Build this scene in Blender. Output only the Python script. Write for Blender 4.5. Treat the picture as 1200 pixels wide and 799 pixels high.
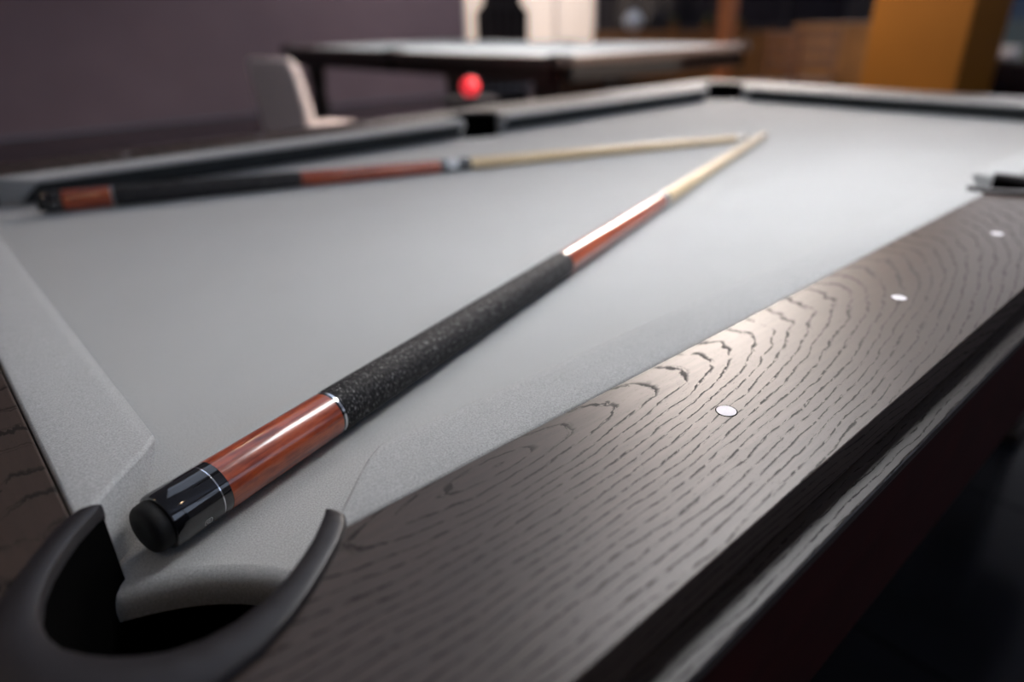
import bpy, bmesh, math, random
from mathutils import Vector, Matrix
random.seed(7)
for o in list(bpy.data.objects):
    bpy.data.objects.remove(o)
scene = bpy.context.scene
COL = scene.collection

# ------------------------------------------------------------------ camera, world, exposure
Z0 = 0.78                                    # height of the cloth above the floor
cam_d = bpy.data.cameras.new('camera')
cam = bpy.data.objects.new('camera', cam_d)
COL.objects.link(cam)
fw = Vector((0.59909, 0.67555, -0.42979)); rt = Vector((0.74241, -0.66971, -0.0178)); up = Vector((0.29986, 0.30841, 0.90276))
m3 = Matrix((rt, up, -fw)).transposed()
cam.matrix_world = Matrix.Translation((-0.06357, -0.28187, Z0 + 0.24675)) @ m3.to_4x4()
cam_d.sensor_fit = 'HORIZONTAL'; cam_d.sensor_width = 36.0
cam_d.lens = 792.86 / 1200 * 36
cam_d.clip_start = 0.01; cam_d.clip_end = 60
cam_d.dof.use_dof = True
cam_d.dof.focus_distance = 0.385
cam_d.dof.aperture_fstop = 2.8
scene.camera = cam

world = bpy.data.worlds.new('world'); scene.world = world
world.use_nodes = True
world.node_tree.nodes['Background'].inputs[0].default_value = (0.55, 0.65, 0.85, 1)
world.node_tree.nodes['Background'].inputs[1].default_value = 0.3

vs = scene.view_settings
vs.view_transform = 'Standard'; vs.look = 'None'; vs.gamma = 1.0; vs.use_curve_mapping = False
vs.exposure = 0.0

SKYLIGHT = 0.85      # bluish daylight through the ceiling light
CLOTH_FILL = 18.5   # radiance of the added lamp that brightens the middle of the near cloth
LAMP = 46.0         # radiance of the pendant panel between the tables
LAMP2 = 18.0         # radiance of the pendant over the far table
DOWN = 50.0          # round downlights in the ceiling
FRONT_FILL = 1.2  # added unseen window, bluish fill from behind the camera
WALL_FILL = 320.0        # added unseen ceiling spots that brighten the plum wall
SIDE_FILL = 0.12   # added unseen window, faint bluish fill from behind and left
FAR_FILL = 3.0    # added unseen high windows that brighten the far rails and cloth
BACK_WINDOW = 0.55  # pale window at the far end

# ------------------------------------------------------------------ material helpers
def newmat(name):
    m = bpy.data.materials.new(name); m.use_nodes = True
    nt = m.node_tree
    return m, nt, nt.nodes['Principled BSDF']
class NB:
    """tiny node builder"""
    def __init__(s, nt): s.nt = nt
    def n(s, t, **kw):
        x = s.nt.nodes.new(t)
        for k, v in kw.items(): setattr(x, k, v)
        return x
    def link(s, a, b): s.nt.links.new(a, b)
    def math(s, op, a, b=None, c=None, clamp=False):
        x = s.n('ShaderNodeMath', operation=op, use_clamp=clamp)
        for i, v in enumerate((a, b, c)):
            if v is None: continue
            if isinstance(v, (int, float)): x.inputs[i].default_value = v
            else: s.link(v, x.inputs[i])
        return x.outputs[0]
    def xyz(s, a, b, c):
        x = s.n('ShaderNodeCombineXYZ')
        for i, v in enumerate((a, b, c)):
            if isinstance(v, (int, float)): x.inputs[i].default_value = v
            else: s.link(v, x.inputs[i])
        return x.outputs[0]
    def noise(s, vec, scale, detail=2, rough=.5):
        x = s.n('ShaderNodeTexNoise'); x.inputs['Scale'].default_value = scale
        x.inputs['Detail'].default_value = detail; x.inputs['Roughness'].default_value = rough
        if vec is not None: s.link(vec, x.inputs['Vector'])
        return x.outputs['Fac']
    def ramp(s, fac, stops):
        x = s.n('ShaderNodeValToRGB'); e = x.color_ramp.elements
        while len(e) < len(stops): e.new(.5)
        for el, (p, c) in zip(e, stops): el.position = p; el.color = (*c, 1) if len(c) == 3 else c
        s.link(fac, x.inputs[0]); return x.outputs[0]
    def sstep(s, v, lo, hi):
        x = s.n('ShaderNodeMapRange', interpolation_type='SMOOTHSTEP')
        x.inputs['From Min'].default_value = lo; x.inputs['From Max'].default_value = hi
        s.link(v, x.inputs['Value']); return x.outputs[0]
    def bump(s, h, bsdf, strength=.3, dist=.001):
        b = s.n('ShaderNodeBump'); b.inputs['Strength'].default_value = strength; b.inputs['Distance'].default_value = dist
        s.link(h, b.inputs['Height']); s.link(b.outputs[0], bsdf.inputs['Normal'])

def simple(name, col, rough=.5, spec=.5, metal=0, coat=0, var=.12, scale=30, bump=0, bscale=200, bdist=.001, sheen=0):
    m, nt, b = newmat(name); N = NB(nt)
    tc = N.n('ShaderNodeTexCoord').outputs['Object']
    f = N.noise(tc, scale, 3)
    c = N.ramp(f, [(.3, tuple(x * (1 - var) for x in col)), (.7, tuple(min(1, x * (1 + var)) for x in col))])
    N.link(c, b.inputs['Base Color'])
    b.inputs['Roughness'].default_value = rough; b.inputs['Specular IOR Level'].default_value = spec
    b.inputs['Metallic'].default_value = metal; b.inputs['Coat Weight'].default_value = coat
    b.inputs['Sheen Weight'].default_value = sheen
    if bump: N.bump(N.noise(tc, bscale, 2), b, bump, bdist)
    return m
def emit(name, col, strength, var=0.0, scale=2):
    m, nt, b = newmat(name); N = NB(nt)
    b.inputs['Base Color'].default_value = (*col, 1)
    b.inputs['Emission Color'].default_value = (*col, 1)
    b.inputs['Emission Strength'].default_value = strength
    b.inputs['Roughness'].default_value = .4
    return m

def cloth_mat(name, col):
    m, nt, b = newmat(name); N = NB(nt)
    tc = N.n('ShaderNodeTexCoord').outputs['Object']
    sp = N.n('ShaderNodeSeparateXYZ'); N.link(tc, sp.inputs[0])
    x, y, z = sp.outputs
    # woven threads under a light nap
    w = 2 * math.pi / .00095
    yz = N.math('ADD', y, N.math('MULTIPLY', z, 1.0))
    weave = N.math('MULTIPLY', N.math('SINE', N.math('MULTIPLY', N.math('ADD', x, yz), w)), N.math('SINE', N.math('MULTIPLY', N.math('SUBTRACT', x, yz), w)))
    nap = N.noise(tc, 1050, 2, .6); big = N.noise(tc, 9, 3)
    h = N.math('ADD', N.math('MULTIPLY', weave, .25), nap)
    f = N.math('ADD', N.math('MULTIPLY', h, .92), N.math('MULTIPLY', big, .08))
    c = N.ramp(f, [(.25, tuple(v * .62 for v in col)), (.75, tuple(v * 1.36 for v in col))])
    N.link(c, b.inputs['Base Color']); b.inputs['Roughness'].default_value = .85
    b.inputs['Specular IOR Level'].default_value = .25
    b.inputs['Sheen Weight'].default_value = .25; b.inputs['Sheen Roughness'].default_value = .5
    N.bump(h, b, .5, .0006)
    return m

def oak_mat(name, base, pore, rough=.37, u0=.12, v0=.106, slope=.20, ring=.0056, attr='grain'):
    """dark stained oak; the mesh carries (along, across, height) in the attribute"""
    m, nt, b = newmat(name); N = NB(nt)
    at = N.n('ShaderNodeAttribute', attribute_name=attr).outputs['Vector']
    sp = N.n('ShaderNodeSeparateXYZ'); N.link(at, sp.inputs[0]); u, v, z = sp.outputs
    v = N.math('ADD', v, z)
    wob = N.noise(N.xyz(N.math('MULTIPLY', u, 9.), N.math('MULTIPLY', v, 30.), z), 1.0, 2, .5)
    wob2 = N.noise(N.xyz(N.math('MULTIPLY', u, 30.), N.math('MULTIPLY', v, 90.), z), 1.0, 2, .5)
    wob3 = N.noise(N.xyz(N.math('MULTIPLY', u, 140.), N.math('MULTIPLY', v, 500.), z), 1.0, 2, .5)
    du = N.math('MULTIPLY', N.math('SUBTRACT', u, u0), slope)
    dv = N.math('SUBTRACT', v, v0)
    r = N.math('SQRT', N.math('ADD', N.math('MULTIPLY', du, du), N.math('MULTIPLY', dv, dv)))
    r = N.math('ADD', r, N.math('MULTIPLY', N.math('SUBTRACT', wob, .5), .010))
    r = N.math('ADD', r, N.math('MULTIPLY', N.math('SUBTRACT', wob2, .5), .0036))
    r = N.math('ADD', r, N.math('MULTIPLY', N.math('SUBTRACT', wob3, .5), .0013))
    ph = N.math('FRACT', N.math('DIVIDE', r, ring))
    # early-wood band where the pores lie: sharp one side, feathered on the other
    band = N.math('MULTIPLY', N.sstep(ph, .02, .10), N.math('SUBTRACT', 1.0, N.sstep(ph, .14, .32)))
    dash = N.noise(N.xyz(N.math('MULTIPLY', u, 115.), N.math('MULTIPLY', r, 900.), 0.), 1.0, 2, .55)
    dash2 = N.noise(N.xyz(N.math('MULTIPLY', u, 260.), N.math('MULTIPLY', v, 1900.), 3.7), 1.0, 1, .5)
    p1 = N.math('MULTIPLY', band, N.sstep(dash, .42, .50))
    p2 = N.math('MULTIPLY', N.sstep(dash2, .66, .74), .35)
    por = N.math('MAXIMUM', p1, p2, clamp=True)
    tone = N.noise(N.xyz(N.math('MULTIPLY', u, 25.), N.math('MULTIPLY', v, 260.), 1.), 1.0, 3, .6)
    colr = N.ramp(tone, [(.25, tuple(x * .75 for x in base)), (.75, tuple(x * 1.3 for x in base))])
    mx = N.n('ShaderNodeMix', data_type='RGBA'); N.link(por, mx.inputs['Factor']); N.link(colr, mx.inputs['A'])
    mx.inputs['B'].default_value = (*pore, 1)
    N.link(mx.outputs['Result'], b.inputs['Base Color'])
    N.link(N.math('ADD', rough, N.math('MULTIPLY', por, .25)), b.inputs['Roughness'])
    N.link(N.math('SUBTRACT', .5, N.math('MULTIPLY', por, .24)), b.inputs['Specular IOR Level'])
    N.bump(N.math('SUBTRACT', 1.0, por), b, .10, .0004)
    return m

def rosewood_mat():
    m, nt, b = newmat('rosewood'); N = NB(nt)
    tc = N.n('ShaderNodeTexCoord').outputs['Object']
    sp = N.n('ShaderNodeSeparateXYZ'); N.link(tc, sp.inputs[0]); x, y, z = sp.outputs
    st = N.noise(N.xyz(N.math('MULTIPLY', x, 22.), N.math('MULTIPLY', y, 260.), N.math('MULTIPLY', z, 260.)), 1.0, 4, .6)
    fl = N.noise(N.xyz(N.math('MULTIPLY', x, 90.), N.math('MULTIPLY', y, 120.), N.math('MULTIPLY', z, 120.)), 1.0, 2, .5)
    f = N.math('ADD', N.math('MULTIPLY', st, .7), N.math('MULTIPLY', fl, .3))
    c = N.ramp(f, [(.30, (.10, .013, .005)), (.44, (.24, .034, .010)), (.56, (.42, .075, .020)), (.70, (.20, .027, .010))])
    N.link(c, b.inputs['Base Color']); b.inputs['Roughness'].default_value = .28
    b.inputs['Coat Weight'].default_value = 1.0; b.inputs['Coat Roughness'].default_value = .11
    return m
def wrap_mat():
    m, nt, b = newmat('linen_wrap'); N = NB(nt)
    tc = N.n('ShaderNodeTexCoord').outputs['Object']
    sp = N.n('ShaderNodeSeparateXYZ'); N.link(tc, sp.inputs[0]); x, y, z = sp.outputs
    sq = N.xyz(N.math('MULTIPLY', x, 1.5), y, z)
    f = N.noise(sq, 430, 2, .6)
    c = N.ramp(f, [(.46, (.006, .006, .007)), (.62, (.055, .053, .055)), (.74, (.36, .35, .35))])
    N.link(c, b.inputs['Base Color']); b.inputs['Roughness'].default_value = .7
    b.inputs['Specular IOR Level'].default_value = .3
    th = N.math('SINE', N.math('MULTIPLY', x, 2 * math.pi / .0006))
    N.bump(N.math('ADD', f, N.math('MULTIPLY', th, .2)), b, .5, .0004)
    return m
def maple_mat():
    m, nt, b = newmat('maple'); N = NB(nt)
    tc = N.n('ShaderNodeTexCoord').outputs['Object']
    sp = N.n('ShaderNodeSeparateXYZ'); N.link(tc, sp.inputs[0]); x, y, z = sp.outputs
    st = N.noise(N.xyz(N.math('MULTIPLY', x, 12.), N.math('MULTIPLY', y, 300.), N.math('MULTIPLY', z, 300.)), 1.0, 3, .6)
    c = N.ramp(st, [(.3, (.52, .38, .20)), (.7, (.66, .52, .31))])
    N.link(c, b.inputs['Base Color']); b.inputs['Roughness'].default_value = .3; b.inputs['Coat Weight'].default_value = .3
    return m

M = {}
M['cloth'] = cloth_mat('grey_cloth', (.40, .415, .418))
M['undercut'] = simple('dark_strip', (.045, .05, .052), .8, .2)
M['oak'] = oak_mat('stained_oak', (.042, .028, .022), (.007, .005, .004))
M['oak_ledge'] = oak_mat('stained_oak_ledge', (.030, .022, .019), (.006, .004, .003), rough=.42, u0=-2., v0=-.3, slope=.02, ring=.0040)
M['maroon'] = simple('maroon_lacquer', (.022, .0022, .0022), .7, .12, var=.2)
M['liner'] = simple('pocket_rubber', (.014, .012, .014), .40, .5, bump=.15, bscale=900, bdist=.0003)
M['black'] = simple('black_void', (.003, .003, .003), 1.0, 0)
M['pearl'] = simple('pearl_sight', (.85, .83, .88), .55, .4, var=.04, scale=400)
M['steel'] = simple('ring_silver', (.75, .76, .80), .18, .5, metal=1, var=.05)
M['satin'] = simple('satin_silver', (.50, .52, .54), .45, .5, metal=.5, var=.05)
M['ebony'] = simple('butt_black', (.008, .008, .010), .10, .5, coat=1.0)
M['bumper'] = simple('rubber_bumper', (.008, .008, .008), .62, .35, bump=.2, bscale=1500, bdist=.0002)
M['rose'] = rosewood_mat(); M['wrap'] = wrap_mat(); M['maple'] = maple_mat()
M['ivory'] = simple('ferrule_white', (.75, .73, .68), .3)
M['tip'] = simple('leather_tip', (.16, .12, .09), .8)
M['emblem'] = simple('emblem_grey', (.75, .77, .76), .5, .5)
M['plum'] = simple('plum_wall', (.175, .135, .165), .8, .2, var=.05, scale=2, bump=.1, bscale=60)
M['wall'] = simple('side_wall', (.40, .40, .45), .8, .2, var=.05, scale=2)
M['navy'] = simple('dark_wall', (.016, .016, .024), .6, .3, var=.1, scale=3)
M['ceil'] = simple('ceiling_grey', (.68, .70, .76), .9, .2, var=.04, scale=2)
M['tile'] = simple('black_tile', (.008, .009, .012), .14, .5, var=.2, scale=6)
M['grout'] = simple('black_grout', (.004, .004, .005), .9, .1)
M['cream'] = simple('cream_upholstery', (.84, .73, .69), .8, .2, var=.05, bump=.2, bscale=300)
M['dkwood'] = simple('dark_wood', (.022, .013, .010), .4, .5, var=.2, scale=8)
M['boxgrey'] = simple('grey_box', (.022, .02, .019), .6, .3)
M['chairwood'] = simple('chair_wood', (.065, .026, .011), .5, .4, var=.2, scale=8)
M['rail2'] = simple('far_rail_wood', (.10, .075, .065), .30, .6, var=.1, scale=8)
M['cloth2'] = simple('blue_grey_cloth', (.34, .38, .42), .9, .2, var=.05)
M['brown'] = simple('tan_wood', (.17, .073, .019), .55, .4, var=.15, scale=6)
M['post'] = simple('post_wood', (.19, .062, .020), .55, .4, var=.15, scale=8)
M['orange'] = simple('orange_paint', (.25, .088, .005), .6, .3, var=.06, scale=3, bump=.15, bscale=80)
M['leather'] = simple('black_leather', (.010, .008, .013), .22, .6, var=.2, bump=.15, bscale=120, bdist=.003)
M['glassdark'] = simple('dark_glass', (.012, .013, .020), .12, .5)
M['white'] = simple('white_frame', (.80, .77, .75), .5)
M['metal'] = simple('lamp_metal', (.03, .03, .035), .35, .5, metal=.6)
M['chrome'] = simple('chrome', (.8, .8, .82), .12, .5, metal=1)
M['drape'] = simple('black_drape', (.012, .010, .013), .8, .2, var=.2)
M['vase'] = simple('pale_blue_ceramic', (.45, .52, .62), .3, .5)
M['leaf'] = simple('olive_leaf', (.07, .08, .03), .6, .3, var=.3)
M['lampglow'] = emit('lamp_diffuser', (1.0, .87, .77), LAMP)
M['clothfill'] = emit('cloth_fill_diffuser', (.98, .98, 1.0), CLOTH_FILL)
M['lampglow2'] = emit('far_lamp_diffuser', (1.0, .92, .84), LAMP2)
M['downglow'] = emit('downlight_diffuser', (1.0, .72, .45), DOWN)
M['sidefill'] = emit('side_fill_pane', (.74, .84, 1.0), SIDE_FILL)
M['skypane'] = emit('sky_pane', (.70, .80, 1.0), SKYLIGHT)
M['frontfill'] = emit('front_fill_pane', (.66, .78, 1.0), FRONT_FILL)
M['wallfill'] = emit('wall_fill_diffuser', (1.0, .86, .80), WALL_FILL)
M['backpane'] = emit('back_pane', (1.0, .82, .70), BACK_WINDOW)
M['farfill'] = emit('far_fill_pane', (.95, .95, 1.0), FAR_FILL)
M['redglow'] = emit('red_glass', (1.0, .045, .06), .8)

# ------------------------------------------------------------------ object helpers
def obj(name, bm, mat, parent=None, smooth=False, bevel=0, segs=2, sub=0):
    bmesh.ops.recalc_face_normals(bm, faces=bm.faces)
    me = bpy.data.meshes.new(name); bm.to_mesh(me); bm.free()
    if smooth:
        for p in me.polygons: p.use_smooth = True
        me.set_sharp_from_angle(angle=math.radians(40))
    me.materials.append(mat if not isinstance(mat, str) else M[mat])
    o = bpy.data.objects.new(name, me); COL.objects.link(o)
    if parent: o.parent = parent
    if bevel:
        b = o.modifiers.new('bevel', 'BEVEL'); b.width = bevel; b.segments = segs; b.limit_method = 'ANGLE'; b.angle_limit = math.radians(35)
        b.harden_normals = False
        for p in me.polygons: p.use_smooth = True
        me.set_sharp_from_angle(angle=math.radians(50))
    if sub:
        s = o.modifiers.new('sub', 'SUBSURF'); s.levels = sub; s.render_levels = sub
    return o
def empty(name, loc, rz=0):
    e = bpy.data.objects.new(name, None); COL.objects.link(e); e.location = loc; e.rotation_euler = (0, 0, rz)
    e.empty_display_size = .1
    return e
def tag(o, label, cat, group=None):
    o['label'] = label; o['category'] = cat
    if group: o['group'] = group
    return o
def struct(o, label, cat):
    o['kind'] = 'structure'; o['label'] = label; o['category'] = cat; return o
def box(bm, lo, hi):
    x0, y0, z0 = lo; x1, y1, z1 = hi
    v = [bm.verts.new(p) for p in ((x0,y0,z0),(x1,y0,z0),(x1,y1,z0),(x0,y1,z0),(x0,y0,z1),(x1,y0,z1),(x1,y1,z1),(x0,y1,z1))]
    for f in ((0,3,2,1),(4,5,6,7),(0,1,5,4),(1,2,6,5),(2,3,7,6),(3,0,4,7)): bm.faces.new([v[i] for i in f])
    return bm
def boxo(name, lo, hi, mat, parent=None, bevel=0):
    return obj(name, box(bmesh.new(), lo, hi), mat, parent, bevel=bevel)
def prism(pts, z0, z1):
    bm = bmesh.new()
    a = [bm.verts.new((x, y, z0)) for x, y in pts]; b = [bm.verts.new((x, y, z1)) for x, y in pts]
    bm.faces.new(a[::-1]); bm.faces.new(b)
    for i in range(len(pts)):
        j = (i + 1) % len(pts); bm.faces.new((a[i], a[j], b[j], b[i]))
    return bm
def rings(bm, loops, closed=True, cap0=True, cap1=True):
    """skin a list of equally long vertex-position loops"""
    vs_ = [[bm.verts.new(p) for p in L] for L in loops]
    n = len(vs_[0])
    for A, B in zip(vs_, vs_[1:]):
        for i in range(n if closed else n - 1):
            j = (i + 1) % n; bm.faces.new((A[i], A[j], B[j], B[i]))
    if cap0: bm.faces.new(vs_[0][::-1])
    if cap1: bm.faces.new(vs_[-1])
    return bm
def lathe(prof, axis='x', seg=48, cap0=True, cap1=True):
    """prof: (distance along axis, radius)"""
    bm = bmesh.new(); L = []
    for d, r in prof:
        c = [(math.cos(2*math.pi*k/seg)*r, math.sin(2*math.pi*k/seg)*r) for k in range(seg)]
        L.append([(d, a, b) if axis == 'x' else (a, b, d) for a, b in c])
    return rings(bm, L, True, cap0, cap1)

# ------------------------------------------------------------------ room
XL, XR, YF, YB, H = -3.2, 10.0, -3.0, 8.6, 3.3
floor = struct(boxo('floor', (XL, YF, -.12), (XR, YB, -.006), 'grout'), 'black tiled floor under the pool tables', 'floor')
tile_me = None
n_t = 0
TS = .6
def tile_at(ix, iy):
    global tile_me
    if tile_me is None:
        o = obj('tile', box(bmesh.new(), (.003, .003, -.012), (TS-.003, TS-.003, 0)), 'tile', floor)
        tile_me = o.data
    else:
        o = bpy.data.objects.new('tile', tile_me); COL.objects.link(o); o.parent = floor
    o.location = (XL + ix*TS, YF + iy*TS, 0)
NX, NY = int((XR-XL)/TS), int((YB-YF)/TS)
cells = [(ix, iy) for ix in range(NX) for iy in range(NY)]
cells.sort(key=lambda c: (XL+(c[0]+.5)*TS-1.5)**2 + (YF+(c[1]+.5)*TS-1.2)**2)
for c in cells[:290]: tile_at(*c)
bm = bmesh.new()
for ix, iy in cells[290:]: box(bm, (XL+ix*TS+.003, YF+iy*TS+.003, -.012), (XL+(ix+1)*TS-.003, YF+(iy+1)*TS-.003, 0))
if len(bm.verts):
    o = obj('tile_field', bm, 'tile', floor); o['kind'] = 'stuff'
else: bm.free()
struct(boxo('ceiling', (XL, YF, H), (XR, YB, H+.1), 'ceil'), 'pale grey ceiling over the room', 'ceiling')

def wall_with_holes(name, axis, at, thick, a0, a1, holes, mat):
    """vertical wall; axis 'y': plane y=at running along x; holes (a0,a1,z0,z1)"""
    bm = bmesh.new()
    xs = sorted({a0, a1, *[h[0] for h in holes], *[h[1] for h in holes]})
    zs = sorted({0, H, *[h[2] for h in holes], *[h[3] for h in holes]})
    for i in range(len(xs)-1):
        for j in range(len(zs)-1):
            cx, cz = (xs[i]+xs[i+1])/2, (zs[j]+zs[j+1])/2
            if any(h[0] < cx < h[1] and h[2] < cz < h[3] for h in holes): continue
            if axis == 'y': box(bm, (xs[i], at, zs[j]), (xs[i+1], at+thick, zs[j+1]))
            else: box(bm, (at, xs[i], zs[j]), (at+thick, xs[i+1], zs[j+1]))
    return obj(name, bm, mat)
WB = (6.98, 9.96, .25, 2.9)
struct(wall_with_holes('wall_back', 'y', YB, .15, XL, XR+.15, [WB], 'plum'), 'plum painted wall behind the cream chair', 'wall')
WR = [(4.15, 6.0, .85, 1.45), (6.25, 8.3, .85, 1.45)]
WH = [(.4, 2.9, 1.75, 3.15), (3.2, 5.7, 1.75, 3.15), (6.0, 8.4, 1.75, 3.15)]
struct(wall_with_holes('wall_right', 'x', XR, .15, YF, YB, WR + WH, 'navy'), 'dark wall with tinted windows at the far right', 'wall')
WL = (-2.2, 2.6, 1.2, 3.0)
struct(wall_with_holes('wall_left', 'x', XL-.15, .15, YF, YB, [(-2.6, 1.8, .9, 2.9)], 'wall'), 'grey wall with an added unseen window', 'wall')
struct(wall_with_holes('wall_front', 'y', YF-.15, .15, XL-.15, XR+.15, [(.3, 4.5, 1.0, 2.9)], 'wall'), 'grey wall behind the camera', 'wall')

def window(name, axis, at, a0, a1, z0, z1, pane, frame, nb, label, depth=.10):
    e = empty(name, (at if axis == 'x' else (a0+a1)/2, at if axis == 'y' else (a0+a1)/2, z0)); struct(e, label, 'window')
    ox, oy, oz = e.location
    def bx(nm, p0, p1, q0, q1, d0, d1, mt):
        if axis == 'y': lo, hi = (p0-ox, at+d0-oy, q0-oz), (p1-ox, at+d1-oy, q1-oz)
        else: lo, hi = (at+d0-ox, p0-oy, q0-oz), (at+d1-ox, p1-oy, q1-oz)
        return boxo(nm, lo, hi, mt, e)
    t = .05
    bx('frame_rail', a0, a1, z0, z0+t, 0, depth, frame); bx('frame_rail', a0, a1, z1-t, z1, 0, depth, frame)
    w = (a1-a0)/nb
    for i in range(nb+1):
        c = a0 + i*w; c0 = a0 if i == 0 else (a1-t if i == nb else c-t/2)
        bx('frame_post', c0, c0+t, z0+t, z1-t, 0, depth, frame)
    for i in range(nb):
        p0 = a0+i*w+(t if i == 0 else t/2); p1 = a0+(i+1)*w-(t if i == nb-1 else t/2)
        bx('pane', p0, p1, z0+t, z1-t, depth*.4, depth*.55, pane)
    return e
window('window_1', 'y', YB, *WB, 'backpane', 'white', 3, 'bright pale window behind the far table')
for k, w in enumerate(WR):
    window('window_%d' % (k+2), 'x', XR, *w, 'glassdark', 'navy', 2, ('dark tinted window right of the orange-brown post', 'dark tinted window left of the orange-brown post')[k])
for k, w in enumerate(WH):  # added above the view for brightness on the far rails and cloth
    window('window_%d' % (k+5), 'x', XR, *w, 'farfill', 'white', 2, ('added unseen high window above the armchair side of the dark wall', 'added unseen high window in the middle of the dark wall', 'added unseen high window nearest the bright pale window')[k])
window('window_8', 'y', YF-.15, .3, 4.5, 1.0, 2.9, 'frontfill', 'white', 3, 'added unseen fill window in the wall behind the camera')  # added to give the ledge and near parts bluish light
window('window_4', 'x', XL-.15, -2.6, 1.8, .9, 2.9, 'sidefill', 'white', 4, 'added unseen fill window in the grey side wall')  # added as bluish fill from the left

# ceiling light: a framed skylight above the space between the tables
sk = struct(empty('window_9', (2.3, 1.7, H-.04)), 'framed bluish skylight in the ceiling', 'window')
SX, SY = 2.1, 1.25
for i in range(3):
    for j in range(2):
        boxo('pane', (-SX+i*SX*2/3+.03, -SY+j*SY+.03, .012), (-SX+(i+1)*SX*2/3-.03, -SY+(j+1)*SY-.03, .022), 'skypane', sk)
for i in range(4): boxo('frame_post', (-SX+i*SX*2/3-.03, -SY-.03, 0), (-SX+i*SX*2/3+.03, SY+.03, .04), 'white', sk)
for j in range(3):
    for i in range(3): boxo('frame_rail', (-SX+i*SX*2/3+.03, -SY+j*SY-.03, 0), (-SX+(i+1)*SX*2/3-.03, -SY+j*SY+.03, .04), 'white', sk)

# ------------------------------------------------------------------ near pool table
L, W = 1.980, .9772
YFE, YO, ZT, ZN = .0513, .1759, .042, .0371
TB = Vector((L/2, W/2, 0))
table = tag(empty('pool_table', TB), 'pool table with pale grey cloth and dark oak rails, the nearest table', 'pool table')
def T(p):      # table coordinates (origin: nose corner on the cloth) to local coordinates of the table empty
    return (p[0]-TB.x, p[1]-TB.y, p[2]+Z0)
POCK_C, POCK_R = -.028, .047        # corner pocket centre (on the diagonal) and radius
SIDE_C, SIDE_R = -.044, .050        # side pocket centre offset outside the nose line

# --- bed of cloth over slate
def arc(cx, cy, r, a0, a1, n=20):
    return [(cx + r*math.cos(math.radians(a0+(a1-a0)*k/n)), cy + r*math.sin(math.radians(a0+(a1-a0)*k/n))) for k in range(n+1)]
def bed_loop(dr):
    P = []
    e = .07    # bed reaches under the cushions
    def corner(mx, my):
        # shallow cut across the corner; n measured along the diagonal into the table
        Q = []
        for k in range(25):
            t = -.062 + .124*k/24; n = -.0015 - t*t/.22 + dr
            Q.append(((n+t)/math.sqrt(2), (n-t)/math.sqrt(2)))
        Q = [((L-x) if mx else x, (W-y) if my else y) for x, y in Q]
        P.extend(Q[::-1] if mx != my else Q)
    corner(0, 0)
    P.append((L/2-.069-dr, -e)); P.extend([(L/2 + (.068+dr)*math.cos(a), -.046 + (.050+dr)*math.sin(a)) for a in [math.radians(172-k*164/24) for k in range(25)]]); P.append((L/2+.069+dr, -e))
    corner(1, 0)
    corner(1, 1)
    P.append((L/2+.069+dr, W+e)); P.extend([(L/2 + (.068+dr)*math.cos(a), W+.046 + (.050+dr)*math.sin(a)) for a in [math.radians(-8-k*164/24) for k in range(25)]]); P.append((L/2-.069-dr, W+e))
    corner(0, 1)
    return P
bm = bmesh.new()
rings(bm, [[T((x, y, z)) for x, y in bed_loop(d)] for d, z in ((.0, -.0165), (0, -.0105), (.0012, -.0060), (.0038, -.0023), (.0075, -.0004), (.0105, 0))])
bed = obj('playing_surface', bm, 'cloth', table, smooth=True)
for pl in bed.data.polygons:
    if len(pl.vertices) > 8: pl.use_smooth = False

# --- cushions
PROF = [(.0513, .0405), (.046, .0414), (.036, .0413), (.022, .0406), (.010, .0398), (.004, .0390), (.0012, .0378), (0, .0360), (.0010, .0338), (.005, .0300), (.0170, .0150), (.0260, .0005), (.0513, .0005)]
def cushion(name, mp, a, b, ka, kb):
    """nose runs a..b along s; ends recede by ka*t and kb*t behind the nose"""
    bm = bmesh.new(); loops = []
    n = 24
    for k in range(n+1):
        f = k/n
        loop = []
        for t, z in PROF:
            rd = .006*max(0, 1 - t/.014)**2          # plan view rounding of the nose ends
            s0 = a - ka*t + rd; s1 = b + kb*t - rd
            loop.append(T(mp(s0 + (s1-s0)*f, t) + (z,)))
        loops.append(loop)
    rings(bm, loops)
    o = obj(name, bm, 'cloth', table, bevel=.0022, segs=3)
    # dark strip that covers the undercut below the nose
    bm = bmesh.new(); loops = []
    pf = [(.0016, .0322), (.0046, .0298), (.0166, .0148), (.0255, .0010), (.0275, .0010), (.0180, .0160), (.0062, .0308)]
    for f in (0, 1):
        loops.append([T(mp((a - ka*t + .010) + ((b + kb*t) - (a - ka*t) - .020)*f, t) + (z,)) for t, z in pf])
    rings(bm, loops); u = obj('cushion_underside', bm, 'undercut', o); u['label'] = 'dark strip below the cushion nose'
    return o
EA = .084
KC = 1.06
cushion('cushion', lambda s, t: (s, -t), EA, L/2-.060, KC, -.10+.2)
cushion('cushion', lambda s, t: (s, -t), L/2+.060, L-EA, .10, KC)
cushion('cushion', lambda s, t: (s, W+t), EA, L/2-.060, KC, .10)
cushion('cushion', lambda s, t: (s, W+t), L/2+.060, L-EA, .10, KC)
cushion('cushion', lambda s, t: (-t, s), EA+.006, W-EA-.006, KC, KC)
cushion('cushion', lambda s, t: (L+t, s), EA+.006, W-EA-.006, KC, KC)

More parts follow.
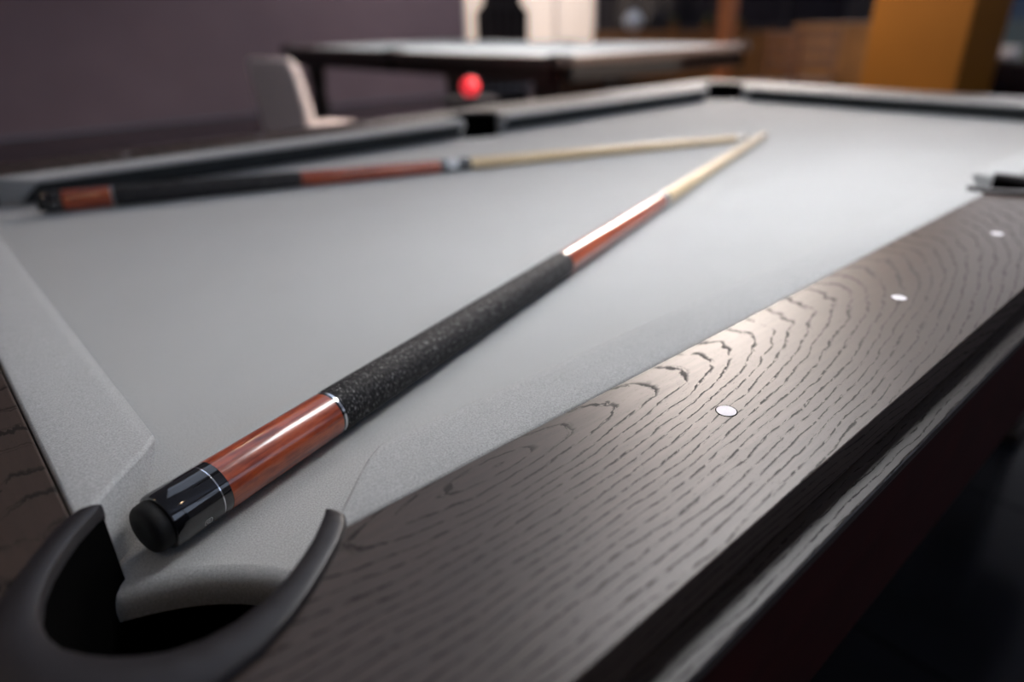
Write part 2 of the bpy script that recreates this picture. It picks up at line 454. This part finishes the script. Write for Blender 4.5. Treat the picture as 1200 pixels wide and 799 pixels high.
# --- rails of stained oak
def add_grain(o, fn):
    me = o.data; at = me.attributes.new('grain', 'FLOAT_VECTOR', 'POINT')
    for i, v in enumerate(me.vertices): at.data[i].vector = fn(v.co)
RB = .0195     # underside of the rail slab
FILL = .055    # wood is cut back under the liner
def rail(mp, pts, grain_fn, sights):
    P = [mp(*q) for q in pts]
    bm = prism([T((x, y, 0))[:2] for x, y in P], RB+Z0, ZT+Z0)
    o = obj('rail', bm, 'oak', table)
    add_grain(o, grain_fn)
    b = o.modifiers.new('bevel', 'BEVEL'); b.width = .0012; b.segments = 2; b.limit_method = 'ANGLE'; b.angle_limit = math.radians(50)
    for q in sights:
        x, y = mp(*q)
        s = obj('sight', lathe([(0, .0056), (.0009, .0056)], 'z', 32), 'pearl', o)
        s.location = T((x, y, ZT-.0007))
        rim = obj('sight_rim', lathe([(0, .0062), (.00085, .0062)], 'z', 32), 'black', o); rim.location = T((x, y, ZT-.0007))
    return o
c = POCK_C
# half of the inner outline of a corner liner, from the prong tip to the diagonal, (s, t): s along the rail, t outwards
half_in = [(.0352, .0395), (.0345, .0402), (.0330, .0418), (.0295, .0455), (.0220, .0530), (.0130, .0600), (.0030, .0665), (-.0080, .0715), (-.0200, .0745), (-.0320, .0742), (-.0430, .0710), (-.0520, .0650)]
half_w = [.0035, .0070, .0100, .0112, .0118, .0120, .0130, .0150, .0180, .0220, .0260, .0290]
def wood_cut():      # the wood is cut back under the liner
    out = []
    for i in range(3, len(half_in)):
        p = Vector(half_in[i]); q0 = Vector(half_in[i-1]); q1 = Vector(half_in[i+1] if i+1 < len(half_in) else (-.059, .059))
        t = (q1-q0).normalized(); n = Vector((t.y, -t.x))
        if n.dot(p - Vector((POCK_C, -POCK_C))) < 0: n = -n
        q = p + n*half_w[i]*.6
        if q.y > YFE+.0015: out.append((q.x, q.y))
    out.append((-.059-.012, .059+.012))
    return out
arcp = wood_cut()
half_long = [(.036, YFE+.001)] + arcp + [(-YO+.02, YO-.02+0), (-YO+.02, YO), (L/2, YO), (L/2, .098)] + [(L/2 - .0535*math.sin(math.radians(k*9)), .044+.0535*math.cos(math.radians(k*9))) for k in range(1, 10)] + [(L/2-.0535, YFE+.001)]
YS = .1148
def long_sights(flip=False): return [(L/8*k, YS) for k in (1, 2, 3)]
g_sh = [0]
def graf(ax, sgn, off):
    return lambda co: ((co.x+TB.x if ax == 'x' else co.y+TB.y)*1.0 + off, (-(co.y+TB.y) if sgn < 0 else (co.y+TB.y-W)) if ax == 'x' else (-(co.x+TB.x) if sgn < 0 else (co.x+TB.x-L)), co.z-Z0)
rail(lambda s, t: (s, -t), half_long, graf('x', -1, 0), long_sights())
rail(lambda s, t: (L-s, -t), half_long, graf('x', -1, 3.1), long_sights())
rail(lambda s, t: (s, W+t), half_long, graf('x', 1, 5.3), long_sights())
rail(lambda s, t: (L-s, W+t), half_long, graf('x', 1, 7.7), long_sights())
def end_poly():
    a = [(.036, YFE+.001)] + arcp + [(-YO+.021, YO-.019), (-YO+.022, YO)]
    return a + [(W-s, t) for s, t in reversed(a)]
rail(lambda s, t: (-t, s), end_poly(), graf('y', -1, 11.2), [(W/4*k, YS) for k in (1, 2, 3)])
rail(lambda s, t: (L+t, s), end_poly(), graf('y', 1, 13.9), [(W/4*k, YS) for k in (1, 2, 3)])

# --- pocket liners: a U with two prongs, rounded section
def liner(path, widths, name='pocket_liner', zt=ZT+.0042, zb=ZT-.002):
    bm = bmesh.new(); loops = []
    n = len(path)
    for i, (p, w) in enumerate(zip(path, widths)):
        q0 = Vector(path[max(0, i-1)]); q1 = Vector(path[min(n-1, i+1)])
        t = (q1-q0).normalized(); nrm = Vector((t.y, -t.x))      # to the outside
        pr = []
        e = .0020 if w > .008 else w*.25
        for d, z in ((0, zb), (0, zt-e*1.2), (e*.3, zt-e*.35), (e, zt), (w-e, zt), (w-e*.3, zt-e*.35), (w, zt-e*1.2), (w, zb if False else ZT-.012)):
            pr.append(Vector(p) + nrm*d)
            pr[-1] = (pr[-1].x, pr[-1].y, z)
        loops.append([T(q) for q in pr])
    rings(bm, loops)
    # black boot hanging under the lip
    bm2 = bmesh.new(); loops = []
    for i, p in enumerate(path):
        q0 = Vector(path[max(0, i-1)]); q1 = Vector(path[min(n-1, i+1)])
        t = (q1-q0).normalized(); nrm = Vector((t.y, -t.x))
        a_ = Vector(p)+nrm*.0012; b_ = Vector(p)+nrm*.0035
        loops.append([T((a_.x, a_.y, -.155)), T((a_.x, a_.y, ZT-.0018)), T((b_.x, b_.y, ZT-.0018)), T((b_.x, b_.y, -.155))])
    rings(bm2, loops); obj('pocket_boot', bm2, 'black', table, smooth=True)
    return obj(name, bm, 'liner', table, smooth=True)
def corner_liner(mx, my):
    pts = [(s, -t) for s, t in half_in]                         # right-hand prong (along x)
    pts2 = [(-t, s) for s, t in reversed(half_in)]
    path = pts + [(-.0590, -.0590)] + pts2
    w = half_w + [.030] + half_w[::-1]
    P = [((L-x) if mx else x, (W-y) if my else y) for x, y in path]
    if mx != my: P = P[::-1]
    # nrm must point away from the hole: path runs clockwise seen from above -> reversed when mirrored
    return liner(P[::-1], w)
for mx in (0, 1):
    for my in (0, 1): corner_liner(mx, my)
def side_liner(my):
    R_ = .050
    path = [(L/2+.0500, -.030), (L/2+.0505, -.038)] + [(L/2+R_*math.cos(math.radians(a)), -.046+R_*math.sin(math.radians(a))) for a in range(-4, -180, -11)] + [(L/2-.0505, -.038), (L/2-.0500, -.030)]
    w = [.006, .009] + [.012 + .010*math.sin(math.pi*k/(len(path)-5)) for k in range(len(path)-4)] + [.009, .006]
    if my: path = [(x, W-y) for x, y in path]
    else: path = path[::-1]
    return liner(path, w)
side_liner(0); side_liner(1)
def cup(cx, cy, r):
    bm = lathe([(-.160, r*.4), (-.158, r*.9), (-.10, r), (-.10, r+.004), (-.158, r), (-.166, r*.6)], 'z', 36)
    o = obj('pocket_cup', bm, 'black', table, smooth=True); o.location = T((cx, cy, 0))
for cx in (c, L-c):
    for cy in (c, W-c): cup(cx, cy, .0495)
cup(L/2, -.058, .050); cup(L/2, W+.058, .050)

# --- ledge boards under the rails, aprons, legs
LY = .1935; LZ = .0185
def ledge_board(lo, hi, ax):
    o = boxo('ledge_board', T((lo[0], lo[1], LZ-.008)), T((hi[0], hi[1], LZ)), 'oak_ledge', table, bevel=.0012)
    if ax == 'x': add_grain(o, lambda co: (co.x+TB.x, co.y, co.z))
    else: add_grain(o, lambda co: (co.y+TB.y, co.x, co.z))
ledge_board((-LY, -LY, 0), (L+LY, -.125, 0), 'x'); ledge_board((-LY, W+.125, 0), (L+LY, W+LY, 0), 'x')
ledge_board((-LY, -.124, 0), (-.125, W+.124, 0), 'y'); ledge_board((L+.125, -.124, 0), (L+LY, W+.124, 0), 'y')
def apron(p0, p1, inn):
    bm = bmesh.new()
    p0, p1, inn = Vector(p0), Vector(p1), Vector(inn)
    prof = [(.0, LZ-.008), (.0005, -.030), (.020, -.185), (.045, -.185), (.045, LZ-.008)]
    rings(bm, [[T(((q + inn*d).x, (q + inn*d).y, z)) for d, z in prof] for q in (p0, p1)])
    return obj('apron', bm, 'maroon', table)
Y1 = LY-.001
apron((-Y1+.046, -Y1), (L+Y1-.046, -Y1), (0, 1)); apron((-Y1+.046, W+Y1), (L+Y1-.046, W+Y1), (0, -1))
apron((-Y1, -Y1+.046), (-Y1, W+Y1-.046), (1, 0)); apron((L+Y1, -Y1+.046), (L+Y1, W+Y1-.046), (-1, 0))
for sx in (0, 1):
    for sy in (0, 1):
        x0 = .02 if not sx else L-.02; y0 = .02 if not sy else W-.02
        bm = bmesh.new(); loops = []
        for z, h in ((0, .075), (.03, .08), (.03, .062), (.50, .075), (Z0-.165, .085)):
            loops.append([(x0-TB.x+a*h, y0-TB.y+b*h, z) for a, b in ((-1,-1),(1,-1),(1,1),(-1,1))])
        obj('leg', rings(bm, loops), 'dkwood', table, bevel=.004)
boxo('bed_frame', T((-.12, -.12, -.19)), T((L+.12, W+.12, -.172)), 'dkwood', table)

# ------------------------------------------------------------------ cues
def cue(name, label, p0, p1, length, marks, r0, rt, seam_white=False, collar=(None, None)):
    a = Vector((p0[0], p0[1], r0)); b_ = Vector((p1[0], p1[1], 0)); d = (b_-Vector((a.x, a.y, 0))).normalized()
    e = empty(name, (a.x, a.y, Z0+r0+.0007)); tag(e, label, 'cue', 'cues lying on the grey cloth')
    tilt = math.asin((r0-rt)/length)
    e.rotation_euler = (0, tilt, math.atan2(d.y, d.x))
    R_ = lambda s: r0 + (rt-r0)*s/length
    k = marks
    def seg(nm, s0, s1, mat, dr=0, round0=0, round1=0, n=2):
        pr = []
        if round0: pr += [(s0, R_(s0)+dr-round0), (s0+round0*.3, R_(s0)+dr-round0*.3)]
        s0_ = s0+round0
        for i in range(n+1):
            s = s0_ + (s1-round1-s0_)*i/n; pr.append((s, R_(s)+dr))
        if round1: pr += [(s1-round1*.3, R_(s1)+dr-round1*.3), (s1, R_(s1)+dr-round1)]
        return obj(nm, lathe(pr), mat, e, smooth=True)
    bp = obj('bumper', lathe([(.0008, r0*.30), (.0006, r0*.66), (.0014, r0*.77), (.0030, r0*.835), (.0060, r0*.86), (.0092, r0*.86)]), 'bumper', e, smooth=True)
    cap = seg('butt_cap', .0086, k['ring']-.0003, 'ebony', 0, .0018)
    seg('ring', k['ring']-.0003, k['ring']+.0004, 'steel', .00008)
    seg('black_ring', k['ring']+.0004, k['rose0'], 'ebony')
    seg('sleeve', k['rose0'], k['wrap0']-.0042, 'rose', .0001, n=4)
    seg('black_ring', k['wrap0']-.0042, k['wrap0']-.0026, 'ebony')
    seg('ring', k['wrap0']-.0026, k['wrap0']-.0010, 'steel', .0001)
    seg('black_ring', k['wrap0']-.0010, k['wrap0'], 'ebony')
    seg('wrap', k['wrap0'], k['wrap1'], 'wrap', .0003, .0003, .0003, n=6)
    seg('ring', k['wrap1'], k['wrap1']+.0012, 'ebony')
    seg('forearm', k['wrap1']+.0012, k['joint0'], 'rose', 0, n=6)
    j0, j1 = k['joint0'], k['joint1']; w = j1-j0
    seg('joint_collar', j0, j0+w*.22, 'ebony', .0002)
    seg('joint_ring', j0+w*.22, j0+w*.58, 'satin', .0002)
    seg('joint_collar', j0+w*.58, j1, 'ebony', .0002)
    seg('shaft', j1, length-.030, 'maple', 0, n=8)
    seg('ferrule', length-.030, length-.008, 'ivory')
    seg('tip', length-.008, length, 'tip', 0, 0, .003)
    return e, cap, R_
cue1, cap1, RC = cue('cue', 'large cue in the foreground, speckled black wrap, butt end at the near corner pocket',
    (-.0268, .0424), (1.385, .494), 1.482, dict(ring=.0372, rose0=.0430, wrap0=.1335, wrap1=.474, joint0=.779, joint1=.799), .0160, .0064)
cue2, cap2, _ = cue('cue', 'cue lying further away along the left cushion with a pale shaft',
    (.074, .911), (1.288, .505), 1.305, dict(ring=.026, rose0=.034, wrap0=.101, wrap1=.373, joint0=.614, joint1=.672), .0155, .0064)
# small printed emblem on the butt cap of the near cue: a rounded square with a letter-like mark
def emblem(parent, s_c, ang_c, size):
    bm = bmesh.new()
    def P(u, v, h=.00012):
        s = s_c + u*size; R_ = RC(s) + h; a = ang_c + v*size/R_
        return (s, R_*math.cos(a), R_*math.sin(a))
    def stroke(pts, w, closed=False):
        n = len(pts); A = []; B = []
        for i in range(n):
            p = Vector(pts[i]); q0 = Vector(pts[(i-1) % n] if closed or i else pts[i]); q1 = Vector(pts[(i+1) % n] if closed or i < n-1 else pts[i])
            t = (q1-q0).normalized(); nr = Vector((-t.y, t.x))*w/2
            A.append(bm.verts.new(P(*(p+nr)))); B.append(bm.verts.new(P(*(p-nr))))
        for i in range(n if closed else n-1):
            j = (i+1) % n; bm.faces.new((A[i], A[j], B[j], B[i]))
    sq = []
    for cx, cy, a0 in ((.28, .28, 0), (-.28, .28, 90), (-.28, -.28, 180), (.28, -.28, 270)):
        for k in range(5):
            a = math.radians(a0+k*22.5); sq.append((cx+.22*math.cos(a), cy+.22*math.sin(a)))
    stroke(sq, .10, True)
    stroke([(.22, .22), (-.10, .22), (-.22, .12), (-.22, -.12), (-.10, -.22), (.22, -.22), (.22, 0), (.0, 0)], .10)
    o = obj('emblem', bm, 'emblem', parent); o['label'] = 'small grey printed emblem'
    return o
emblem(cap1, .0265, math.radians(180+22), .0042)

# ------------------------------------------------------------------ lamps over the tables
def pendant(name, label, cx, cy, z, ln, wd, along, glow, skirt=0):
    e = tag(empty(name, (cx, cy, z)), label, 'lamp')
    hx, hy = (ln/2, wd/2) if along == 'x' else (wd/2, ln/2)
    bm = bmesh.new()
    w_ = .006
    lo = [[(-hx+i, -hy+i, zz), (hx-i, -hy+i, zz), (hx-i, hy-i, zz), (-hx+i, hy-i, zz)] for i, zz in ((w_, .012), (w_, -skirt), (0, -skirt), (0, .06), (.02, .075))]
    obj('housing', rings(bm, lo), 'metal', e)
    boxo('diffuser', (-hx+.008, -hy+.008, .001), (hx-.008, hy-.008, .0115), glow, e)
    for s in (-.7, .7):
        x, y = (s*hx, 0) if along == 'x' else (0, s*hy)
        o = obj('cable', lathe([(.07, .003), (H-z-.021, .003)], 'z', 10), 'metal', e); o.location = (x, y, 0)
        o = obj('ceiling_rose', lathe([(H-z-.03, .03), (H-z-.025, .04), (H-z, .04)], 'z', 24), 'metal', e); o.location = (x, y, 0)
    return e
pendant('pendant_lamp', 'broad pendant lamp hanging between the two tables', 4.10, 2.20, Z0+1.80, 1.7, .95, 'x', 'lampglow')
pendant('pendant_lamp', 'added unseen shaded lamp brightening the grey cloth of the nearest table', .90, .12, Z0+.82, .95, .24, 'x', 'clothfill', .17)  # added lamp; its skirt is shaped to dim the cloth towards the edges
pendant('pendant_lamp', 'long pendant lamp hanging over the far table', 4.05, 5.0, Z0+.85, 2.2, .30, 'y', 'lampglow2')
for i, (x, y) in enumerate(((-.9, 1.6), (-.9, -.9), (1.2, -1.4), (1.2, 2.9), (6.6, 1.6), (6.3, 7.75), (5.0, 7.75))):
    e = tag(empty('downlight', (x, y, H-.03)), 'added unseen ceiling spot brightening the plum wall' if y > 7 else 'small round warm downlight in the ceiling', 'lamp', 'added wall fill spots' if y > 7 else 'ceiling downlights')  # the two by the plum wall are added to brighten its right end
    obj('bezel', lathe([(0, .075), (-.004, .08), (.0, .095), (.029, .095)], 'z', 28), 'metal', e, smooth=True)
    obj('diffuser', lathe([(-.006, .070), (-.001, .074)], 'z', 28), 'wallfill' if y > 7 else 'downglow', e)

# ------------------------------------------------------------------ far table
FX, FY, FL, FW = 3.02, 2.72, 2.10, 3.75       # near corner, size along x, size along y
ft = tag(empty('far_billiard_table', (FX+FL/2, FY+FW/2, 0)), 'big dark billiard table with blue-grey cloth in the background', 'billiard table')
ox, oy = FX+FL/2, FY+FW/2
FZ = .82
def fb(nm, x0, x1, y0, y1, z0, z1, mt, bev=0): return boxo(nm, (x0-ox, y0-oy, z0), (x1-ox, y1-oy, z1), mt, ft, bev)
rw = .15
fb('playing_surface', FX+rw*.6, FX+FL-rw*.6, FY+rw*.6, FY+FW-rw*.6, FZ-.08, FZ-.045, 'cloth2')
for nm, a in (('rail', (FX, FX+FL, FY, FY+rw)), ('rail', (FX, FX+FL, FY+FW-rw, FY+FW)), ('rail', (FX, FX+rw, FY+rw, FY+FW-rw)), ('rail', (FX+FL-rw, FX+FL, FY+rw, FY+FW-rw))):
    fb(nm, *a, FZ-.055, FZ, 'rail2', .008)
q = .05
for a in ((FX+rw, FX+FL-rw, FY+rw, FY+rw+q), (FX+rw, FX+FL-rw, FY+FW-rw-q, FY+FW-rw), (FX+rw, FX+rw+q, FY+rw+q, FY+FW-rw-q), (FX+FL-rw-q, FX+FL-rw, FY+rw+q, FY+FW-rw-q)):
    fb('cushion', *a, FZ-.044, FZ-.005, 'cloth2', .006)
for a in ((FX+.03, FX+FL-.03, FY+.03, FY+.07), (FX+.03, FX+FL-.03, FY+FW-.07, FY+FW-.03), (FX+.03, FX+.07, FY+.07, FY+FW-.07), (FX+FL-.07, FX+FL-.03, FY+.07, FY+FW-.07)):
    fb('apron', *a, FZ-.155, FZ-.056, 'dkwood', .004)
for x in (FX+.07, FX+FL-.07):
    for y in (FY+.07, FY+FW/2, FY+FW-.07):
        o = obj('pocket_ring', lathe([(-.03, .05), (.006, .05), (.012, .056), (.012, .078), (.004, .082), (-.03, .082)], 'z', 24), 'liner', ft, smooth=True)
        o.location = (x-ox, y-oy, FZ)
        o = obj('pocket_cup', lathe([(-.16, .03), (-.14, .045), (-.03, .05), (.004, .05)], 'z', 20, True, False), 'black', ft, smooth=True); o.location = (x-ox, y-oy, FZ)
for x in (FX+.22, FX+FL-.22):
    for y in (FY+1.28, FY+FW-.25):
        o = obj('leg', lathe([(0, .07), (.04, .075), (.06, .05), (.14, .06), (.30, .085), (.44, .06), (.47, .09), (.50, .075), (FZ-.1, .10)], 'z', 24), 'dkwood', ft, smooth=True)
        o.location = (x-ox, y-oy, 0)
# corner block and ball box on the side that faces the near table
fb('corner_block', FX+.10, FX+.50, FY+.08, FY+.34, .25, FZ-.156, 'dkwood', .01)
fb('ball_box', FX+.10, FX+1.20, FY+.0, FY+.029, FZ-.150, FZ-.060, 'boxgrey', .006)

# ------------------------------------------------------------------ chairs and furniture in the background
def cream_chair(loc, rz):
    e = tag(empty('dining_chair', loc, rz), 'cream upholstered chair with a tall back in front of the plum wall', 'chair')
    # chair faces +x
    bm = bmesh.new(); loops = []
    for z, x, t, w in ((.40, -.20, .07, .20), (.48, -.205, .075, .205), (.62, -.225, .065, .205), (.76, -.25, .055, .20), (.83, -.265, .05, .19), (.86, -.272, .03, .17)):
        loops.append([(x-t/2, -w, z), (x-t/2-.012, 0, z), (x-t/2, w, z), (x+t/2, w, z), (x+t/2-.02, 0, z), (x+t/2, -w, z)])
    obj('backrest', rings(bm, loops), 'cream', e, bevel=.012)
    bm = bmesh.new()
    obj('seat', box(bm, (-.165, -.215, .385), (.26, .215, .475)), 'cream', e, bevel=.03)
    for x in (-.19, .21):
        for y in (-.17, .17):
            bm = bmesh.new()
            rings(bm, [[(x+a*h, y+b*h, z) for a, b in ((-1,-1),(1,-1),(1,1),(-1,1))] for z, h in ((0, .014), (.384, .022))])
            obj('leg', bm, 'dkwood', e)
cream_chair((1.88, 3.60, 0), math.radians(12))

# stool with a red lantern
st = tag(empty('stool', (3.35, 4.42-.55, 0)), 'low round black stool carrying a red lantern', 'stool')
st.location = (2.60, 3.05, 0)
obj('stool_seat', lathe([(.56, .15), (.57, .17), (.60, .17), (.61, .15)], 'z', 28), 'drape', st, smooth=True)
obj('stem', lathe([(.03, .03), (.56, .03)], 'z', 16), 'drape', st)
obj('foot', lathe([(0, .16), (.02, .16), (.035, .04)], 'z', 28), 'drape', st, smooth=True)
ln = tag(empty('lantern', (2.60, 3.05, .61)), 'glowing round red glass lantern under the far table', 'lantern')
obj('globe', lathe([(.010, .02), (.016, .035), (.04, .05), (.065, .053), (.09, .045), (.106, .025), (.11, .015)], 'z', 24), 'redglow', ln, smooth=True)
obj('lantern_base', lathe([(0, .035), (.011, .032)], 'z', 24), 'metal', ln)
obj('lantern_cap', lathe([(.109, .018), (.116, .018), (.122, .006)], 'z', 20), 'metal', ln)

# pillar and post
p = struct(boxo('pillar', (4.24, .985, 0), (4.87, 1.485, H), 'orange', None, .006), 'orange painted square pillar beyond the pool table', 'pillar')
p = struct(boxo('post', (7.02, 4.10, 0), (7.17, 4.25, H), 'post', None, .006), 'slim orange-brown wooden post behind the far table', 'post')

# drape in front of the bright window, tied
def drape(name, label, x0, x1, y, mat, tie=None, z1=2.95):
    e = tag(empty(name, ((x0+x1)/2, y, .03)), label, 'curtain')
    bm = bmesh.new(); loops = []
    n = 40; cx = (x0+x1)/2
    for k in range(25):
        z = .0 + (z1-.03)*k/24
        f = 1.0
        if tie is not None:
            dz = z+.03-tie; f = 1 - .3*math.exp(-(dz/.03)**2) if dz < 0 else .70 + .3*min(1, dz/1.4)
        front = []; back = []
        for i in range(n+1):
            u = -1 + 2*i/n
            dy = .035*math.sin(u*18)*f
            front.append((u*(x1-x0)/2*f, dy-.006, z)); back.append((u*(x1-x0)/2*f, dy+.006, z))
        loops.append(front + back[::-1])
    obj('drape', rings(bm, loops), mat, e, smooth=True)
    if tie is not None:
        hw = (x1-x0)/2*.74
        obj('tieback', box(bmesh.new(), (-hw, -.055, tie-.06), (hw, .055, tie-.0)), mat, e, bevel=.01)
    obj('curtain_rod', lathe([(-.6*(x1-x0), .012), (.6*(x1-x0), .012)], 'x', 12), 'metal', e).location = (0, 0, z1-.02)
drape('curtain', 'dark tied curtain hanging before the bright pale window', 7.14, 8.16, YB-.12, 'drape', 1.20)

# sideboard with vase and plants under the dark windows
def sideboard(name, label, x0, x1, y0, y1, h, nd, mat='brown'):
    e = tag(empty(name, ((x0+x1)/2, (y0+y1)/2, 0)), label, 'cabinet')
    cx, cy = e.location[0], e.location[1]
    boxo('body', (x0-cx+.01, y0-cy, .08), (x1-cx, y1-cy, h-.03), mat, e)
    boxo('top', (x0-cx-.015, y0-cy-.015, h-.03), (x1-cx, y1-cy+.015, h), mat, e, .004)
    boxo('plinth', (x0-cx+.04, y0-cy+.03, 0), (x1-cx, y1-cy-.03, .08), 'dkwood', e)
    w = (y1-y0)/nd
    for i in range(nd):
        d = boxo('door', (x0-cx-.010, y0-cy+i*w+.006, .09), (x0-cx+.0095, y0-cy+(i+1)*w-.006, h-.04), mat, e, .003)
        boxo('handle', (x0-cx-.03, y0-cy+i*w+w*.85, h*.55), (x0-cx-.0105, y0-cy+i*w+w*.85+.015, h*.55+.12), 'metal', d)
    return e
sideboard('sideboard', 'tan brown cabinet left of the orange pillar', 7.5, 8.0, 2.2, 3.60, .93, 2)
sideboard('sideboard', 'long low brown cabinet under the dark windows', 9.45, 9.97, 4.3, 8.2, .80, 5)
v = tag(obj('vase', lathe([(0, .06), (.01, .08), (.08, .14), (.18, .16), (.26, .10), (.30, .07), (.32, .08)], 'z', 28), 'vase', None, smooth=True), 'pale blue vase on the low brown cabinet', 'vase')
v.location = (9.7, 7.55, .80)
for k, (y, s) in enumerate(((6.75, 1.0), (6.15, 1.15), (5.6, .95))):
    e = tag(empty('potted_plant', (9.7, y, .80)), ('small leafy plant nearest the pale blue vase', 'tallest leafy plant, middle of three on the low cabinet', 'small leafy plant nearest the orange-brown post')[k], 'plant', 'plants on the low cabinet')
    obj('pot', lathe([(0, .06), (.10, .085), (.105, .075)], 'z', 20), 'brown', e, smooth=True)
    for i in range(14):
        a = random.uniform(0, 6.28); l = random.uniform(.12, .2)*s; t = random.uniform(.3, 1.2)
        bm = bmesh.new()
        pts = []
        for f, wd in ((0, .004), (.35, .022), (.7, .018), (1, .002)):
            rr = l*f*math.sin(t); zz = .10 + l*f*math.cos(t)*1.1 - .04*f*f
            cxx, cyy = math.cos(a)*rr, math.sin(a)*rr; px, py = -math.sin(a)*wd, math.cos(a)*wd
            pts.append([(cxx-px, cyy-py, zz), (cxx+px, cyy+py, zz), (cxx+px, cyy+py, zz+.003), (cxx-px, cyy-py, zz+.003)])
        obj('leaf', rings(bm, pts), 'leaf', e)

# wooden chairs between the post and the cabinet
def wood_chair(loc, rz, label):
    e = tag(empty('wooden_chair', loc, rz), label, 'chair', 'brown wooden chairs')
    boxo('seat', (-.21, -.21, .43), (.21, .21, .47), 'chairwood', e, .01)
    for y in (-.19, .19):
        boxo('leg', (.17, y-.02, 0), (.21, y+.02, .43), 'chairwood', e)
        boxo('leg', (-.21, y-.02, 0), (-.17, y+.02, .429), 'chairwood', e)
        boxo('back_post', (-.21, y-.02, .471), (-.175, y+.02, .90), 'chairwood', e)
    for z in (.56, .68, .80):
        boxo('back_slat', (-.205, -.169, z), (-.18, .169, z+.07), 'chairwood', e)
wood_chair((6.05, 3.10, 0), math.radians(160), 'brown slat-back wooden chair just right of the post')
wood_chair((6.55, 2.92, 0), math.radians(200), 'brown slat-back wooden chair next to the tan cabinet')

# black leather armchair right of the pillar
def armchair(loc, rz):
    e = tag(empty('armchair', loc, rz), 'glossy black leather armchair right of the orange pillar', 'armchair')
    boxo('seat_cushion', (-.30, -.28, .22), (.34, .28, .44), 'leather', e, .05)
    boxo('base', (-.38, -.40, .06), (.34, .40, .219), 'leather', e, .03)
    for s in (-1, 1):
        boxo('armrest', (-.36, .285 if s > 0 else -.42, .22), (.36, .42 if s > 0 else -.285, .58), 'leather', e, .06)
        for x in (-.30, .28):
            o = obj('foot', lathe([(0, .02), (.059, .025)], 'z', 14), 'chrome', e); o.location = (x, s*.33, 0)
    bm = bmesh.new(); loops = []
    for z, x, t, w in ((.221, -.37, .12, .40), (.45, -.40, .14, .41), (.62, -.43, .14, .40), (.72, -.45, .10, .36), (.755, -.455, .05, .30)):
        loops.append([(x-t/2, -w, z), (x-t/2-.03, 0, z), (x-t/2, w, z), (x+t/2, w, z), (x+t/2, 0, z), (x+t/2, -w, z)])
    obj('backrest', rings(bm, loops), 'leather', e, bevel=.03)
armchair((5.45, .77, 0), math.radians(-10))
hl = tag(empty('chair_highlight', (5.03, 1.01, .757), math.radians(-10)), 'small white block standing for the highlight on the black armchair back', 'chair_highlight')  # white block in place of the light caught by the chair back
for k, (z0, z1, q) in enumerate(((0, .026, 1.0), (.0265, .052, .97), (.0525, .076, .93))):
    boxo('highlight_layer', (-.06*q, -.085*q, z0), (.06*q, .085*q, z1), 'white', hl, .011)

# picture with horizontal bands on the dark wall
def picture():
    e = tag(empty('picture', (XR-.001, 1.9, .25)), 'blue and green banded picture on the dark wall beside the pillar', 'picture')
    m, nt, b = newmat('picture_paint'); N = NB(nt)
    tc = N.n('ShaderNodeTexCoord').outputs['Object']; sp = N.n('ShaderNodeSeparateXYZ'); N.link(tc, sp.inputs[0])
    wob = N.noise(tc, 4, 3)
    f = N.math('ADD', N.math('DIVIDE', sp.outputs[2], 1.2), N.math('MULTIPLY', N.math('SUBTRACT', wob, .5), .06))
    cc = N.ramp(f, [(.0, (.05, .08, .02)), (.22, (.06, .09, .02)), (.33, (.06, .10, .12)), (.52, (.06, .10, .13)), (.62, (.006, .045, .13)), (.82, (.005, .04, .12)), (.92, (.03, .09, .09))])
    N.link(cc, b.inputs['Base Color']); b.inputs['Roughness'].default_value = .5
    boxo('canvas', (-.03, -.75, .03), (-.012, .75, 1.23), m, e)
    boxo('frame', (-.035, -.78, 0), (0, .78, .03), 'dkwood', e); boxo('frame', (-.035, -.78, 1.23), (0, .78, 1.26), 'dkwood', e)
    boxo('frame', (-.035, -.78, .03), (0, -.75, 1.23), 'dkwood', e); boxo('frame', (-.035, .75, .03), (0, .78, 1.23), 'dkwood', e)
    boxo('backing', (-.0115, -.749, .031), (0, .749, 1.229), 'dkwood', e)
picture()
